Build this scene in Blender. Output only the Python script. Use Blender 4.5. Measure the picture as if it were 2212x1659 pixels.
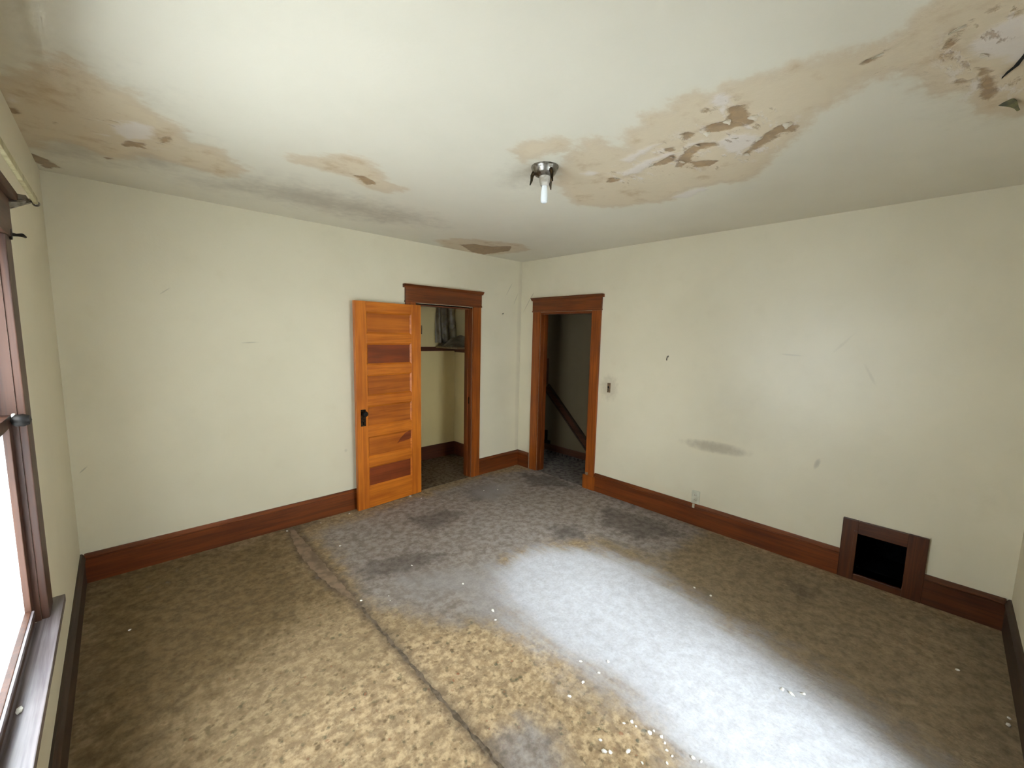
import bpy, bmesh, math, random
import numpy as np
from mathutils import Vector, Matrix

S = bpy.context.scene
for _o in list(bpy.data.objects):
    bpy.data.objects.remove(_o)
COL = S.collection

# ---------------------------------------------------------------- camera
cam_d = bpy.data.cameras.new('camera')
cam_d.sensor_fit = 'HORIZONTAL'
cam_d.sensor_width = 36.0
cam_d.lens = 897.87 / 2212.0 * 36.0
cam_d.clip_start = 0.02
cam = bpy.data.objects.new('camera', cam_d)
COL.objects.link(cam)
_f = Vector((0.68511378, 0.71884997, -0.11778724))
_r = Vector((0.72552112, -0.68784358, 0.02214308))
_u = _r.cross(_f)
CAM = Vector((-3.82404598, -3.87132422, 1.72892721))
cam.matrix_world = Matrix(((_r.x, _u.x, -_f.x, CAM.x), (_r.y, _u.y, -_f.y, CAM.y), (_r.z, _u.z, -_f.z, CAM.z), (0, 0, 0, 1)))
S.camera = cam

# ---------------------------------------------------------------- room numbers (metres)
XL, YF, HC = -4.09, -4.274, 2.648         # window wall, wall behind the camera, ceiling
WT = 0.12                                 # inner wall thickness
BT, BH = 0.02, 0.2035                     # baseboard
W1 = dict(a=-3.10, b=-1.65, z0=0.64, z1=2.03)    # window_1 in wall_left (y range)
W2 = dict(a=-2.52, b=-1.60, z0=0.18, z1=2.03)    # window_2 in wall_front (x range)

# ---------------------------------------------------------------- sky, daylight, exposure
world = bpy.data.worlds.new('overcast_sky')
S.world = world
world.use_nodes = True
bg = world.node_tree.nodes['Background']
bg.inputs[0].default_value = (0.90, 0.95, 1.0, 1)
bg.inputs[1].default_value = 7.0


def portal(name, loc, rot, sx, sy):
    l = bpy.data.lights.new(name, 'AREA')
    l.shape = 'RECTANGLE'
    l.size, l.size_y = sx, sy
    l.cycles.is_portal = True
    o = bpy.data.objects.new(name, l)
    o.location = loc
    o.rotation_euler = rot
    COL.objects.link(o)


portal('daylight_portal', (XL - 0.3, (W1['a'] + W1['b']) / 2, 1.34), (0, -math.pi / 2, 0), 1.5, W1['b'] - W1['a'] + .1)
portal('daylight_portal', ((W2['a'] + W2['b']) / 2, YF - 0.3, 1.1), (math.pi / 2, 0, 0), W2['b'] - W2['a'] + .1, 2.0)

sun_d = bpy.data.lights.new('hazy_sun', 'SUN')
sun_d.energy = 3.2
sun_d.color = (0.86, 0.93, 1.0)
sun_d.angle = math.radians(22)
sun = bpy.data.objects.new('hazy_sun', sun_d)
COL.objects.link(sun)
SUN_DIR = Vector((0.19, 0.80, -0.60))      # direction the light travels
sun.rotation_euler = SUN_DIR.to_track_quat('-Z', 'Y').to_euler()

S.view_settings.view_transform = 'Standard'
S.view_settings.look = 'None'
S.view_settings.gamma = 1
S.view_settings.use_curve_mapping = False
S.view_settings.exposure = 1.38
S.cycles.use_denoising = True
S.cycles.max_bounces = 7
S.cycles.use_adaptive_sampling = True
S.cycles.adaptive_threshold = 0.1
S.cycles.adaptive_min_samples = 16
S.cycles.diffuse_bounces = 4
S.cycles.transparent_max_bounces = 7
S.cycles.sample_clamp_indirect = 8.0

random.seed(4)
CEIL = {
    'stain': [[(-2.032,-2.376),(-2.137,-2.575),(-2.126,-2.620),(-2.001,-2.628),(-1.951,-2.662),(-2.076,-2.786),(-2.088,-2.850),(-2.145,-2.903),(-2.137,-2.990),(-2.169,-3.053),(-2.171,-3.107),(-2.105,-3.142),(-2.122,-3.190),(-2.154,-3.249),(-2.131,-3.302),(-2.089,-3.363),(-2.103,-3.421),(-2.085,-3.481),(-2.070,-3.522),(-2.068,-3.586),(-2.036,-3.648),(-2.075,-3.692),(-2.111,-3.732),(-2.144,-3.768),(-2.188,-3.817),(-2.166,-3.939),(-1.448,-4.055),(-1.170,-3.966),(-1.304,-3.876),(-1.486,-3.823),(-1.581,-3.747),(-1.827,-3.668),(-1.848,-3.610),(-1.853,-3.548),(-1.785,-3.472),(-1.686,-3.380),(-1.576,-3.325),(-1.465,-3.246),(-1.337,-3.114),(-1.167,-3.021),(-1.106,-2.930),(-1.176,-2.799),(-1.170,-2.628),(-1.062,-2.403),(-1.154,-2.226),(-1.239,-2.053),(-1.393,-1.964),(-1.647,-2.045),(-1.873,-2.213)],
[(-2.288,-2.269),(-2.328,-2.374),(-2.293,-2.462),(-2.232,-2.510),(-2.147,-2.455),(-2.191,-2.371),(-2.179,-2.263),(-2.192,-2.206)],
[(-3.081,-1.326),(-2.950,-1.430),(-2.869,-1.599),(-2.762,-1.585),(-2.636,-1.432),(-2.505,-1.350),(-2.409,-1.320),(-2.460,-1.200),(-2.564,-1.152),(-2.703,-1.296),(-2.904,-1.297),(-3.023,-1.286)],
[(-4.129,-1.155),(-3.971,-1.441),(-3.878,-1.647),(-3.811,-1.585),(-3.774,-1.519),(-3.722,-1.529),(-3.677,-1.431),(-3.615,-1.389),(-3.558,-1.271),(-3.493,-1.135),(-3.388,-1.132),(-3.298,-1.016),(-3.214,-0.917),(-3.296,-0.725),(-3.473,-0.738),(-3.635,-0.790),(-3.760,-0.571),(-3.896,-0.711),(-4.010,-0.665),(-4.129,-0.391),(-4.241,-0.349)],
[(-1.415,-0.211),(-1.322,-0.472),(-1.079,-0.601),(-0.760,-0.733),(-0.491,-0.603),(-0.521,-0.266),(-0.718,0.077),(-1.089,0.011)],
],
    'peel': [[(-1.927,-3.130),(-1.979,-3.166),(-1.965,-3.204),(-1.894,-3.216),(-1.783,-3.196),(-1.788,-3.148),(-1.793,-3.082),(-1.828,-3.015),(-1.874,-3.013),(-1.898,-3.062),(-1.888,-3.116)],
[(-1.899,-2.924),(-1.902,-2.953),(-1.863,-2.978),(-1.838,-2.956),(-1.833,-2.911)],
[(-1.646,-3.189),(-1.686,-3.254),(-1.697,-3.300),(-1.622,-3.321),(-1.572,-3.298),(-1.602,-3.251),(-1.531,-3.177),(-1.487,-3.114),(-1.460,-3.064),(-1.490,-3.052),(-1.575,-3.130)],
[(-1.556,-2.748),(-1.662,-2.810),(-1.747,-2.895),(-1.758,-2.955),(-1.713,-3.002),(-1.674,-3.009),(-1.674,-2.954),(-1.671,-2.920),(-1.642,-2.873),(-1.574,-2.819),(-1.539,-2.766)],
[(-1.664,-2.656),(-1.700,-2.728),(-1.713,-2.797),(-1.688,-2.803),(-1.641,-2.769),(-1.630,-2.692)],
[(-1.816,-2.805),(-1.793,-2.847),(-1.756,-2.830),(-1.767,-2.799)],
[(-1.565,-2.828),(-1.546,-2.892),(-1.482,-2.938),(-1.454,-2.880),(-1.489,-2.820)],
[(-1.621,-2.347),(-1.666,-2.409),(-1.604,-2.448),(-1.590,-2.408)],
[(-2.035,-3.069),(-2.051,-3.103),(-2.006,-3.113),(-1.995,-3.072)],
[(-1.975,-3.569),(-1.981,-3.587),(-1.975,-3.610),(-2.000,-3.632),(-1.969,-3.632),(-1.948,-3.613),(-1.944,-3.583),(-1.949,-3.569)],
[(-1.859,-3.590),(-1.894,-3.608),(-1.891,-3.620),(-1.864,-3.612)],
[(-1.880,-3.759),(-1.938,-3.777),(-1.981,-3.800),(-1.995,-3.818),(-1.978,-3.816),(-1.946,-3.796),(-1.890,-3.781)],
[(-2.009,-3.852),(-2.030,-3.860),(-2.023,-3.872),(-1.990,-3.866),(-1.992,-3.857)],
[(-1.956,-3.863),(-1.956,-3.876),(-1.955,-3.889),(-1.958,-3.909),(-1.929,-3.915),(-1.927,-3.886)],
[(-1.612,-3.776),(-1.627,-3.799),(-1.587,-3.821),(-1.575,-3.793)],
[(-1.686,-3.830),(-1.654,-3.862),(-1.570,-3.876),(-1.417,-3.894),(-1.351,-3.874),(-1.420,-3.848),(-1.490,-3.841)],
[(-3.744,-0.871),(-3.711,-0.942),(-3.642,-0.960),(-3.657,-0.887),(-3.726,-0.834)],
[(-3.605,-1.089),(-3.566,-1.147),(-3.555,-1.069),(-3.593,-1.030)],
[(-4.099,-0.974),(-4.067,-1.023),(-4.074,-0.924),(-4.096,-0.913)],
[(-3.974,-0.945),(-3.952,-0.953),(-3.963,-0.896)],
[(-4.116,-0.365),(-4.041,-0.274),(-3.987,-0.142),(-4.057,-0.067),(-4.114,-0.219)],
[(-2.731,-1.330),(-2.649,-1.338),(-2.565,-1.285),(-2.607,-1.211)],
[(-1.151,-0.240),(-1.084,-0.387),(-0.887,-0.411),(-0.760,-0.596),(-0.586,-0.393),(-0.648,-0.008),(-0.821,-0.012)],
[(-3.806,-0.566),(-3.770,-0.583),(-3.788,-0.519)],
],
    'white': [[(-1.711,-3.022),(-1.738,-3.093),(-1.719,-3.145),(-1.634,-3.186),(-1.568,-3.138),(-1.519,-3.061),(-1.551,-3.008),(-1.628,-3.003)],
[(-2.072,-3.129),(-2.103,-3.167),(-2.078,-3.191),(-2.005,-3.175),(-2.026,-3.129)],
[(-1.708,-2.467),(-1.693,-2.532),(-1.748,-2.635),(-1.751,-2.716),(-1.759,-2.807),(-1.726,-2.803),(-1.698,-2.688),(-1.634,-2.570),(-1.642,-2.486)],
[(-1.615,-2.775),(-1.715,-2.834),(-1.788,-2.924),(-1.771,-2.993),(-1.758,-2.966),(-1.747,-2.895),(-1.658,-2.814),(-1.567,-2.760)],
[(-1.841,-2.324),(-1.833,-2.382),(-1.779,-2.391),(-1.781,-2.311)],
[(-1.851,-3.821),(-1.922,-3.860),(-1.928,-3.916),(-1.876,-3.969),(-1.621,-3.994),(-1.643,-3.908),(-1.744,-3.853),(-1.769,-3.828)],
[(-1.101,-2.504),(-1.149,-2.619),(-1.163,-2.726),(-1.104,-2.730),(-1.031,-2.582)],
[(-1.840,-2.580),(-1.897,-2.719),(-1.881,-2.808),(-1.842,-2.739),(-1.781,-2.599)],
[(-3.776,-1.105),(-3.701,-1.229),(-3.637,-1.219),(-3.638,-1.054),(-3.711,-0.960),(-3.761,-1.010)],
[(-4.081,-1.064),(-4.059,-1.146),(-4.059,-1.099)],
],
    'core': [[(-1.643,-2.296),(-1.768,-2.476),(-1.858,-2.797),(-1.944,-2.971),(-2.095,-3.129),(-1.972,-3.256),(-1.655,-3.357),(-1.465,-3.246),(-1.345,-3.062),(-1.372,-2.898),(-1.480,-2.685),(-1.495,-2.397)],
[(-1.895,-3.746),(-2.019,-3.799),(-2.025,-3.909),(-1.952,-3.961),(-1.495,-4.007),(-1.237,-3.921),(-1.415,-3.831),(-1.603,-3.765)],
[(-3.852,-1.056),(-3.718,-1.310),(-3.589,-1.238),(-3.529,-1.133),(-3.637,-0.829),(-3.803,-0.809)],
],
    'grey': [[(-2.166,-2.070),(-2.183,-2.232),(-1.993,-2.390),(-1.775,-2.287),(-1.736,-2.041),(-1.953,-1.927)],
[(-3.217,-0.810),(-2.925,-0.957),(-2.300,-0.954),(-1.903,-0.952),(-1.698,-0.642),(-2.219,-0.394),(-2.751,-0.373),(-3.063,-0.421),(-3.315,-0.351),(-3.492,-0.460)],
[(-1.924,-3.762),(-1.971,-3.823),(-1.952,-3.961),(-1.143,-4.043),(-1.304,-3.876),(-1.572,-3.776),(-1.781,-3.750)],
[(-3.820,-1.706),(-3.683,-1.591),(-3.610,-1.308),(-3.361,-1.080),(-3.256,-0.767),(-3.456,-0.554),(-3.944,-0.420),(-4.200,-0.316),(-4.135,-1.192)],
],
}
FLOOR = {
    'dust_glare': [[(-1.628,-1.685),(-1.382,-1.758),(-1.198,-1.947),(-1.088,-2.266),(-1.111,-2.619),(-1.208,-3.007),(-1.296,-3.293),(-1.403,-3.534),(-1.473,-3.744),(-1.582,-3.920),(-1.655,-4.038),(-2.190,-3.548),(-2.205,-3.350),(-2.167,-3.174),(-2.101,-2.976),(-2.092,-2.754),(-2.130,-2.498),(-2.123,-2.191),(-2.007,-1.913),(-1.821,-1.734)],
],
    'dust_glare_soft': [[(-2.144,-1.647),(-1.440,-1.657),(-1.033,-2.012),(-0.979,-2.516),(-1.116,-3.029),(-1.221,-3.539),(-1.360,-3.908),(-1.466,-4.076),(-1.609,-4.121),(-2.396,-3.359),(-2.269,-3.245),(-2.207,-3.107),(-2.247,-2.808),(-2.228,-2.410),(-2.310,-1.966)],
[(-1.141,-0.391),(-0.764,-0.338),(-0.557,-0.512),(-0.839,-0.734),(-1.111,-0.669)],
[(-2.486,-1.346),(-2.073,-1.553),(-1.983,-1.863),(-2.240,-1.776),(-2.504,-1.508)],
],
    'grime': [[(-2.657,-0.282),(-2.175,-0.231),(-1.534,-0.178),(-0.716,-0.111),(0.016,-0.263),(0.115,-1.076),(0.007,-2.006),(-0.095,-2.502),(-0.790,-2.418),(-0.868,-1.945),(-1.236,-1.732),(-1.659,-1.611),(-2.031,-1.892),(-2.152,-2.221),(-2.416,-2.012),(-2.580,-1.755),(-2.743,-1.460),(-2.680,-1.019)],
[(-2.891,-2.864),(-2.726,-2.722),(-2.583,-2.751),(-2.564,-2.870),(-2.678,-3.059)],
],
    'dark': [[(-2.655,-1.041),(-2.539,-1.019),(-2.191,-1.099),(-2.065,-1.302),(-2.328,-1.329),(-2.631,-1.217)],
[(-1.139,-0.304),(-0.764,-0.338),(-0.877,-0.702),(-1.222,-0.654)],
[(-1.952,-0.529),(-1.573,-0.580),(-1.499,-0.785),(-1.939,-0.904)],
[(-1.073,-1.537),(-0.876,-1.647),(-0.991,-1.838),(-1.205,-1.706)],
[(-0.326,-1.573),(-0.193,-2.109),(-0.310,-2.429),(-0.660,-2.181),(-0.640,-1.788)],
[(-0.405,-3.220),(-0.354,-3.377),(-0.593,-3.370)],
[(-0.227,-0.252),(0.004,-0.670),(-0.091,-1.098),(-0.445,-0.704)],
[(-2.910,-0.006),(-2.688,-0.021),(-2.579,-0.053),(-2.804,-0.154)],
],
    'worn': [[(-0.007,-1.261),(-0.019,-2.387),(-0.109,-3.443),(-0.108,-3.700),(-0.087,-4.280),(-1.269,-4.303),(-1.559,-4.038),(-1.412,-3.736),(-1.212,-3.170),(-1.089,-2.500),(-1.110,-2.043)],
],
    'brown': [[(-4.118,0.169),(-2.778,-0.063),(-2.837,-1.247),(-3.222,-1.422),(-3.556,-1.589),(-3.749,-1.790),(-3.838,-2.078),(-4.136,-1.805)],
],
    'cream': [[(-3.538,-2.228),(-3.352,-2.037),(-2.952,-2.020),(-2.693,-1.945),(-2.452,-2.060),(-2.275,-2.270),(-2.130,-2.498),(-2.184,-2.672),(-2.377,-2.796),(-2.218,-3.068),(-2.386,-3.282)],
[(-0.677,-3.752),(-0.235,-3.932),(-0.410,-4.089),(-0.780,-4.018),(-0.862,-3.863)],
],
}
CRUMBS = [(-2.274,-3.026),(-2.241,-3.046),(-2.248,-3.071),(-2.231,-3.127),(-2.209,-3.135),(-2.208,-3.171),(-2.225,-3.195),(-2.250,-3.215),(-2.255,-3.242),(-2.420,-3.000),(-2.448,-3.040),(-2.434,-3.058),(-2.374,-3.107),(-2.374,-3.171),(-2.300,-3.242),(-2.198,-3.304),(-2.188,-3.334),(-2.022,-2.776),(-2.121,-2.785),(-2.231,-2.767),(-2.347,-2.771),(-2.783,-1.411),(-2.627,-1.485),(-2.643,-1.535),(-1.604,-0.201),(-1.660,-0.071),(-2.615,-0.633),(-2.586,-0.109),(-2.858,-0.085),(-2.315,-0.084),(-2.328,-1.263),(-1.002,-2.803),(-1.013,-2.918),(-1.524,-3.462),(-1.521,-3.501),(-1.478,-3.540),(-0.674,-4.066),(-0.910,-4.230),(-0.972,-4.224),(-2.257,-2.127),(-2.131,-2.677),(-3.874,-0.799),(-0.963,-0.453),(-0.827,-0.532),(-0.080,0.122),(-2.183,-1.701),(-2.212,-2.053)]
FLAKES = [(-1.888,-3.116,0.035,0.035,6.00,0.010,'flake'),(-1.855,-3.204,0.042,0.042,5.95,0.012,'flake'),(-1.839,-3.019,0.032,0.032,0.36,0.009,'flake'),(-1.686,-3.297,0.039,0.039,0.53,0.011,'flake'),(-1.483,-3.061,0.035,0.035,5.25,0.010,'flake'),(-1.603,-2.789,0.042,0.042,4.62,0.012,'flake'),(-1.737,-2.925,0.035,0.035,4.21,0.010,'flake'),(-1.670,-2.673,0.032,0.032,1.94,0.009,'flake'),(-1.687,-2.784,0.028,0.028,3.81,0.008,'flake'),(-1.632,-2.419,0.028,0.028,3.81,0.008,'flake'),(-1.684,-3.084,0.035,0.035,3.65,0.010,'flake'),(-1.629,-3.175,0.035,0.035,0.99,0.010,'flake'),(-1.970,-3.615,0.035,0.035,2.70,0.010,'flake'),(-1.959,-3.795,0.042,0.042,2.47,0.012,'flake'),(-1.753,-3.828,0.042,0.042,4.54,0.012,'flake'),(-1.328,-3.903,.09,.05,-0.88,.035,'flake_dark')]
GASH = [(-1.549,-3.897),(-1.586,-3.910),(-1.613,-3.924),(-1.672,-3.936),(-1.754,-3.950)]


# ================================================================ helpers
def bm_box(bm, lo, hi, bevel=0.0):
    m = Matrix.Translation([(a + b) / 2 for a, b in zip(lo, hi)]) @ Matrix.Diagonal([abs(b - a) for a, b in zip(lo, hi)] + [1])
    r = bmesh.ops.create_cube(bm, size=1, matrix=m)
    if bevel:
        es = list({e for v in r['verts'] for e in v.link_edges})
        bmesh.ops.bevel(bm, geom=es, offset=bevel, segments=2, profile=.6, affect='EDGES')


def bm_tube(bm, pts, rad, n=8):
    pts = [Vector(p) for p in pts]
    rads = rad if isinstance(rad, (list, tuple)) else [rad] * len(pts)
    rings = []
    for i, p in enumerate(pts):
        d = (pts[min(i + 1, len(pts) - 1)] - pts[max(i - 1, 0)]).normalized()
        a = d.orthogonal().normalized()
        b = d.cross(a)
        if rings:                                    # keep rings aligned
            a = (prev_a - d * prev_a.dot(d)).normalized()
            b = d.cross(a)
        prev_a = a
        rings.append([bm.verts.new(p + (a * math.cos(t) + b * math.sin(t)) * rads[i]) for t in [2 * math.pi * k / n for k in range(n)]])
    for r0, r1 in zip(rings, rings[1:]):
        for k in range(n):
            bm.faces.new((r0[k], r0[(k + 1) % n], r1[(k + 1) % n], r1[k]))
    bm.faces.new(rings[0][::-1])
    bm.faces.new(rings[-1])


def bm_lathe(bm, prof, n=32, mat=Matrix()):
    rings = []
    for r, z in prof:
        if r < 1e-6:
            rings.append([bm.verts.new(mat @ Vector((0, 0, z)))])
        else:
            rings.append([bm.verts.new(mat @ Vector((r * math.cos(2 * math.pi * k / n), r * math.sin(2 * math.pi * k / n), z))) for k in range(n)])
    for r0, r1 in zip(rings, rings[1:]):
        for k in range(n):
            a, b = r0[k % len(r0)], r0[(k + 1) % len(r0)]
            c, d = r1[(k + 1) % len(r1)], r1[k % len(r1)]
            vs = []
            for v in (a, b, c, d):
                if v not in vs:
                    vs.append(v)
            if len(vs) > 2:
                bm.faces.new(vs)


def bm_prism(bm, pts, axis, lo, hi):
    """outline pts (2D, in the two other axes in order) extruded along axis"""
    def P(p, t):
        q = list(p)
        q.insert(axis, t)
        return q
    a = [bm.verts.new(P(p, lo)) for p in pts]
    b = [bm.verts.new(P(p, hi)) for p in pts]
    n = len(pts)
    bm.faces.new(a)
    bm.faces.new(b[::-1])
    for i in range(n):
        bm.faces.new((a[i], b[i], b[(i + 1) % n], a[(i + 1) % n]))


def obj(name, bm, mat, parent=None, smooth=False, **tags):
    bmesh.ops.recalc_face_normals(bm, faces=bm.faces[:])
    me = bpy.data.meshes.new(name)
    bm.to_mesh(me)
    bm.free()
    me.materials.append(mat)
    if smooth:
        for p in me.polygons:
            p.use_smooth = True
        try:
            me.set_sharp_from_angle(angle=math.radians(40))
        except Exception:
            pass
    o = bpy.data.objects.new(name, me)
    COL.objects.link(o)
    if parent is not None:
        o.parent = parent
    for k, v in tags.items():
        o[k] = v
    return o


def boxes(name, lst, mat, parent=None, bevel=0.0, **tags):
    bm = bmesh.new()
    for lo, hi in lst:
        bm_box(bm, lo, hi, bevel)
    return obj(name, bm, mat, parent, **tags)


def empty(name, loc=(0, 0, 0), rz=0, **tags):
    o = bpy.data.objects.new(name, None)
    o.empty_display_size = .1
    o.location = loc
    o.rotation_euler = (0, 0, rz)
    COL.objects.link(o)
    for k, v in tags.items():
        o[k] = v
    return o


# ================================================================ materials
def lin(*c):
    return tuple(((x / 255) / 12.92 if x <= 10 else (((x / 255) + .055) / 1.055) ** 2.4) for x in c) + (1,)


class NT:
    def __init__(self, name):
        self.m = bpy.data.materials.new(name)
        self.m.use_nodes = True
        self.t = self.m.node_tree
        self.bsdf = self.t.nodes['Principled BSDF']
        self.co = self.n('ShaderNodeTexCoord').outputs['Object']

    def n(self, typ, **kw):
        x = self.t.nodes.new(typ)
        for k, v in kw.items():
            setattr(x, k, v)
        return x

    def link(self, a, b):
        self.t.links.new(a, b)

    def put(self, sock, v):
        if isinstance(v, (int, float)):
            sock.default_value = v
        elif isinstance(v, (tuple, list)):
            sock.default_value = v
        else:
            self.link(v, sock)

    def math(self, op, a, b=0.0, clamp=False):
        x = self.n('ShaderNodeMath', operation=op, use_clamp=clamp)
        self.put(x.inputs[0], a)
        self.put(x.inputs[1], b)
        return x.outputs[0]

    def mix(self, f, a, b):
        x = self.n('ShaderNodeMix', data_type='RGBA')
        self.put(x.inputs[0], f)
        self.put(x.inputs[6], a)
        self.put(x.inputs[7], b)
        return x.outputs[2]

    def mul(self, f, a, b):
        x = self.n('ShaderNodeMix', data_type='RGBA', blend_type='MULTIPLY')
        self.put(x.inputs[0], f)
        self.put(x.inputs[6], a)
        self.put(x.inputs[7], b)
        return x.outputs[2]

    def scale(self, v, loc=(0, 0, 0), rot=(0, 0, 0)):
        x = self.n('ShaderNodeMapping')
        x.inputs['Scale'].default_value = v
        x.inputs['Location'].default_value = loc
        x.inputs['Rotation'].default_value = rot
        self.link(self.co, x.inputs[0])
        return x.outputs[0]

    def noise(self, s, detail=4, rough=.55, vec=None, dist=0.0):
        x = self.n('ShaderNodeTexNoise')
        x.inputs['Scale'].default_value = s
        x.inputs['Detail'].default_value = detail
        x.inputs['Roughness'].default_value = rough
        x.inputs['Distortion'].default_value = dist
        self.link(vec if vec is not None else self.co, x.inputs['Vector'])
        return x.outputs['Fac']

    def voronoi(self, s, vec=None, feature='F1'):
        x = self.n('ShaderNodeTexVoronoi', feature=feature)
        x.inputs['Scale'].default_value = s
        self.link(vec if vec is not None else self.co, x.inputs['Vector'])
        return x

    def ramp(self, v, lo, hi, a=0.0, b=1.0):
        x = self.n('ShaderNodeMapRange', interpolation_type='SMOOTHSTEP')
        self.put(x.inputs['Value'], v)
        for k, q in zip(('From Min', 'From Max', 'To Min', 'To Max'), (lo, hi, a, b)):
            x.inputs[k].default_value = q
        return x.outputs[0]

    def attr(self, name):
        x = self.n('ShaderNodeAttribute', attribute_name=name)
        return x.outputs['Fac']

    def bump(self, h, strength=.3, dist=.01):
        x = self.n('ShaderNodeBump')
        x.inputs['Strength'].default_value = strength
        x.inputs['Distance'].default_value = dist
        self.link(h, x.inputs['Height'])
        self.link(x.outputs[0], self.bsdf.inputs['Normal'])

    def base(self, c, rough=.5, spec=.5):
        self.put(self.bsdf.inputs['Base Color'], c)
        self.put(self.bsdf.inputs['Roughness'], rough)
        self.bsdf.inputs['Specular IOR Level'].default_value = spec
        return self.m

    def ellipse(self, axes, c, r, rot=0.0):
        """soft disc mask in object space: 1 inside, 0 outside"""
        sp = self.n('ShaderNodeSeparateXYZ')
        self.link(self.co, sp.inputs[0])
        a = self.math('SUBTRACT', sp.outputs[axes[0]], c[0])
        b = self.math('SUBTRACT', sp.outputs[axes[1]], c[1])
        ca, sa = math.cos(rot), math.sin(rot)
        u = self.math('ADD', self.math('MULTIPLY', a, ca / r[0]), self.math('MULTIPLY', b, sa / r[0]))
        v = self.math('ADD', self.math('MULTIPLY', a, -sa / r[1]), self.math('MULTIPLY', b, ca / r[1]))
        d = self.math('ADD', self.math('MULTIPLY', u, u), self.math('MULTIPLY', v, v))
        return d


def wood(name, light, dark, axis, rough=.35, amount=.75, freq=9.0, spec=.5):
    t = NT(name)
    k = [freq * 3.2] * 3
    k[axis] = freq * .16
    v = t.scale(tuple(k))
    a = t.noise(1.0, 5, .6, v, .6)
    k2 = [130.0] * 3
    k2[axis] = 3.0
    b = t.noise(1.0, 3, .6, t.scale(tuple(k2)))
    c = t.noise(2.3, 3)
    w = t.math('ADD', t.math('MULTIPLY', a, .75), t.math('MULTIPLY', b, .25))
    f = t.ramp(w, .36, .64)
    col = t.mix(t.math('MULTIPLY', f, amount), light, dark)
    col = t.mul(t.ramp(c, .35, .75, 0, .45), col, (.55, .42, .33, 1))
    t.bump(w, .12, .002)
    return t.base(col, rough, spec)


DOOR_L, DOOR_D = lin(212, 122, 32), lin(164, 80, 12)
PANEL_L, PANEL_D = lin(192, 106, 28), lin(140, 66, 12)
RED_L, RED_D = lin(136, 62, 24), lin(96, 36, 12)
TRIM_L, TRIM_D = lin(122, 60, 20), lin(74, 33, 9)
M = {}
M['door_v'] = wood('varnished_pine_upright', DOOR_L, DOOR_D, 2)
M['door_h'] = wood('varnished_pine_level', DOOR_L, DOOR_D, 0)
M['panel_h'] = wood('varnished_pine_panel', PANEL_L, PANEL_D, 0, freq=6)
M['panel_red'] = wood('red_brown_panel', RED_L, RED_D, 0, freq=6)
M['trim_z'] = wood('dark_varnish_upright', TRIM_L, TRIM_D, 2)
M['trim_x'] = wood('dark_varnish_along_x', TRIM_L, TRIM_D, 0)
M['vent_z'] = wood('vent_frame_upright', lin(90, 48, 20), lin(54, 26, 10), 2)
M['vent_y'] = wood('vent_frame_level', lin(90, 48, 20), lin(54, 26, 10), 1)
M['trim_y'] = wood('dark_varnish_along_y', TRIM_L, TRIM_D, 1)
M['casing_z'] = wood('orange_brown_casing_upright', lin(158, 82, 24), lin(104, 46, 10), 2)
M['old_z'] = wood('worn_window_wood_upright', lin(88, 54, 34), lin(50, 29, 17), 2, rough=.5)
M['old_y'] = wood('worn_window_wood_along_y', lin(88, 54, 34), lin(50, 29, 17), 1, rough=.5)
M['old_x'] = wood('worn_window_wood_along_x', lin(88, 54, 34), lin(50, 29, 17), 0, rough=.5)
M['sill'] = wood('grey_sill_wood', lin(150, 142, 144), lin(92, 84, 86), 1, rough=.25)  # greyer and smoother than the other window wood
M['dark_y'] = wood('very_dark_board', lin(66, 46, 28), lin(40, 26, 16), 1, rough=.5)
M['dark_x'] = wood('very_dark_board_along_x', lin(66, 46, 28), lin(40, 26, 16), 0, rough=.5)
M['hall_wood'] = wood('hall_dark_wood', lin(92, 56, 34), lin(58, 32, 20), 1, rough=.5)
M['closet_wood'] = wood('closet_dark_wood', lin(96, 48, 24), lin(60, 26, 12), 0, rough=.5)
M['shelf'] = wood('closet_shelf_board', lin(150, 130, 100), lin(112, 92, 66), 0, rough=.6)


def plain(name, c, rough=.5, metal=0.0, spec=.5, ns=0.0, nscale=20, c2=None):
    t = NT(name)
    col = c
    if c2 is not None:
        col = t.mix(t.ramp(t.noise(nscale, 4), .4, .65), c, c2)
    t.bsdf.inputs['Metallic'].default_value = metal
    if ns:
        t.bump(t.noise(nscale * 2, 4), ns, .003)
    return t.base(col, rough, spec)


M['dark_metal'] = plain('dark_bronze', lin(40, 32, 24), .4, .8, c2=lin(72, 56, 34), nscale=60)
M['black_iron'] = plain('black_iron', lin(24, 22, 20), .5, .6, c2=lin(44, 38, 32))
M['steel'] = plain('dull_steel', lin(150, 146, 138), .32, .9, c2=lin(92, 84, 72), nscale=35)
M['bulb'] = plain('frosted_bulb', lin(236, 240, 240), .25)
M['socket'] = plain('porcelain_socket', lin(196, 190, 178), .4, c2=lin(150, 140, 124))
M['cream_plastic'] = plain('cream_painted_plastic', lin(206, 202, 180), .4, c2=lin(190, 184, 160))
M['rod'] = plain('cream_enamel', lin(176, 166, 124), .5, c2=lin(146, 132, 92))
M['switch'] = plain('bare_brown_switch', lin(132, 104, 74), .6, c2=lin(92, 78, 56), nscale=50)
M['hole_black'] = plain('near_black_lining', lin(9, 11, 12), .95, spec=.05, c2=lin(4, 5, 6), ns=.6, nscale=25)  # near-black, for the inside of the duct and the keyhole
M['plaster'] = plain('white_plaster_crumb', lin(240, 236, 226), .8, c2=lin(214, 206, 192), ns=.4, nscale=60)
M['debris'] = plain('dark_dry_debris', lin(46, 38, 30), .9, c2=lin(26, 22, 18), ns=.5, nscale=40)
M['flake'] = plain('curled_ceiling_paint', lin(214, 204, 184), .8, c2=lin(190, 174, 146), nscale=30)
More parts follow.
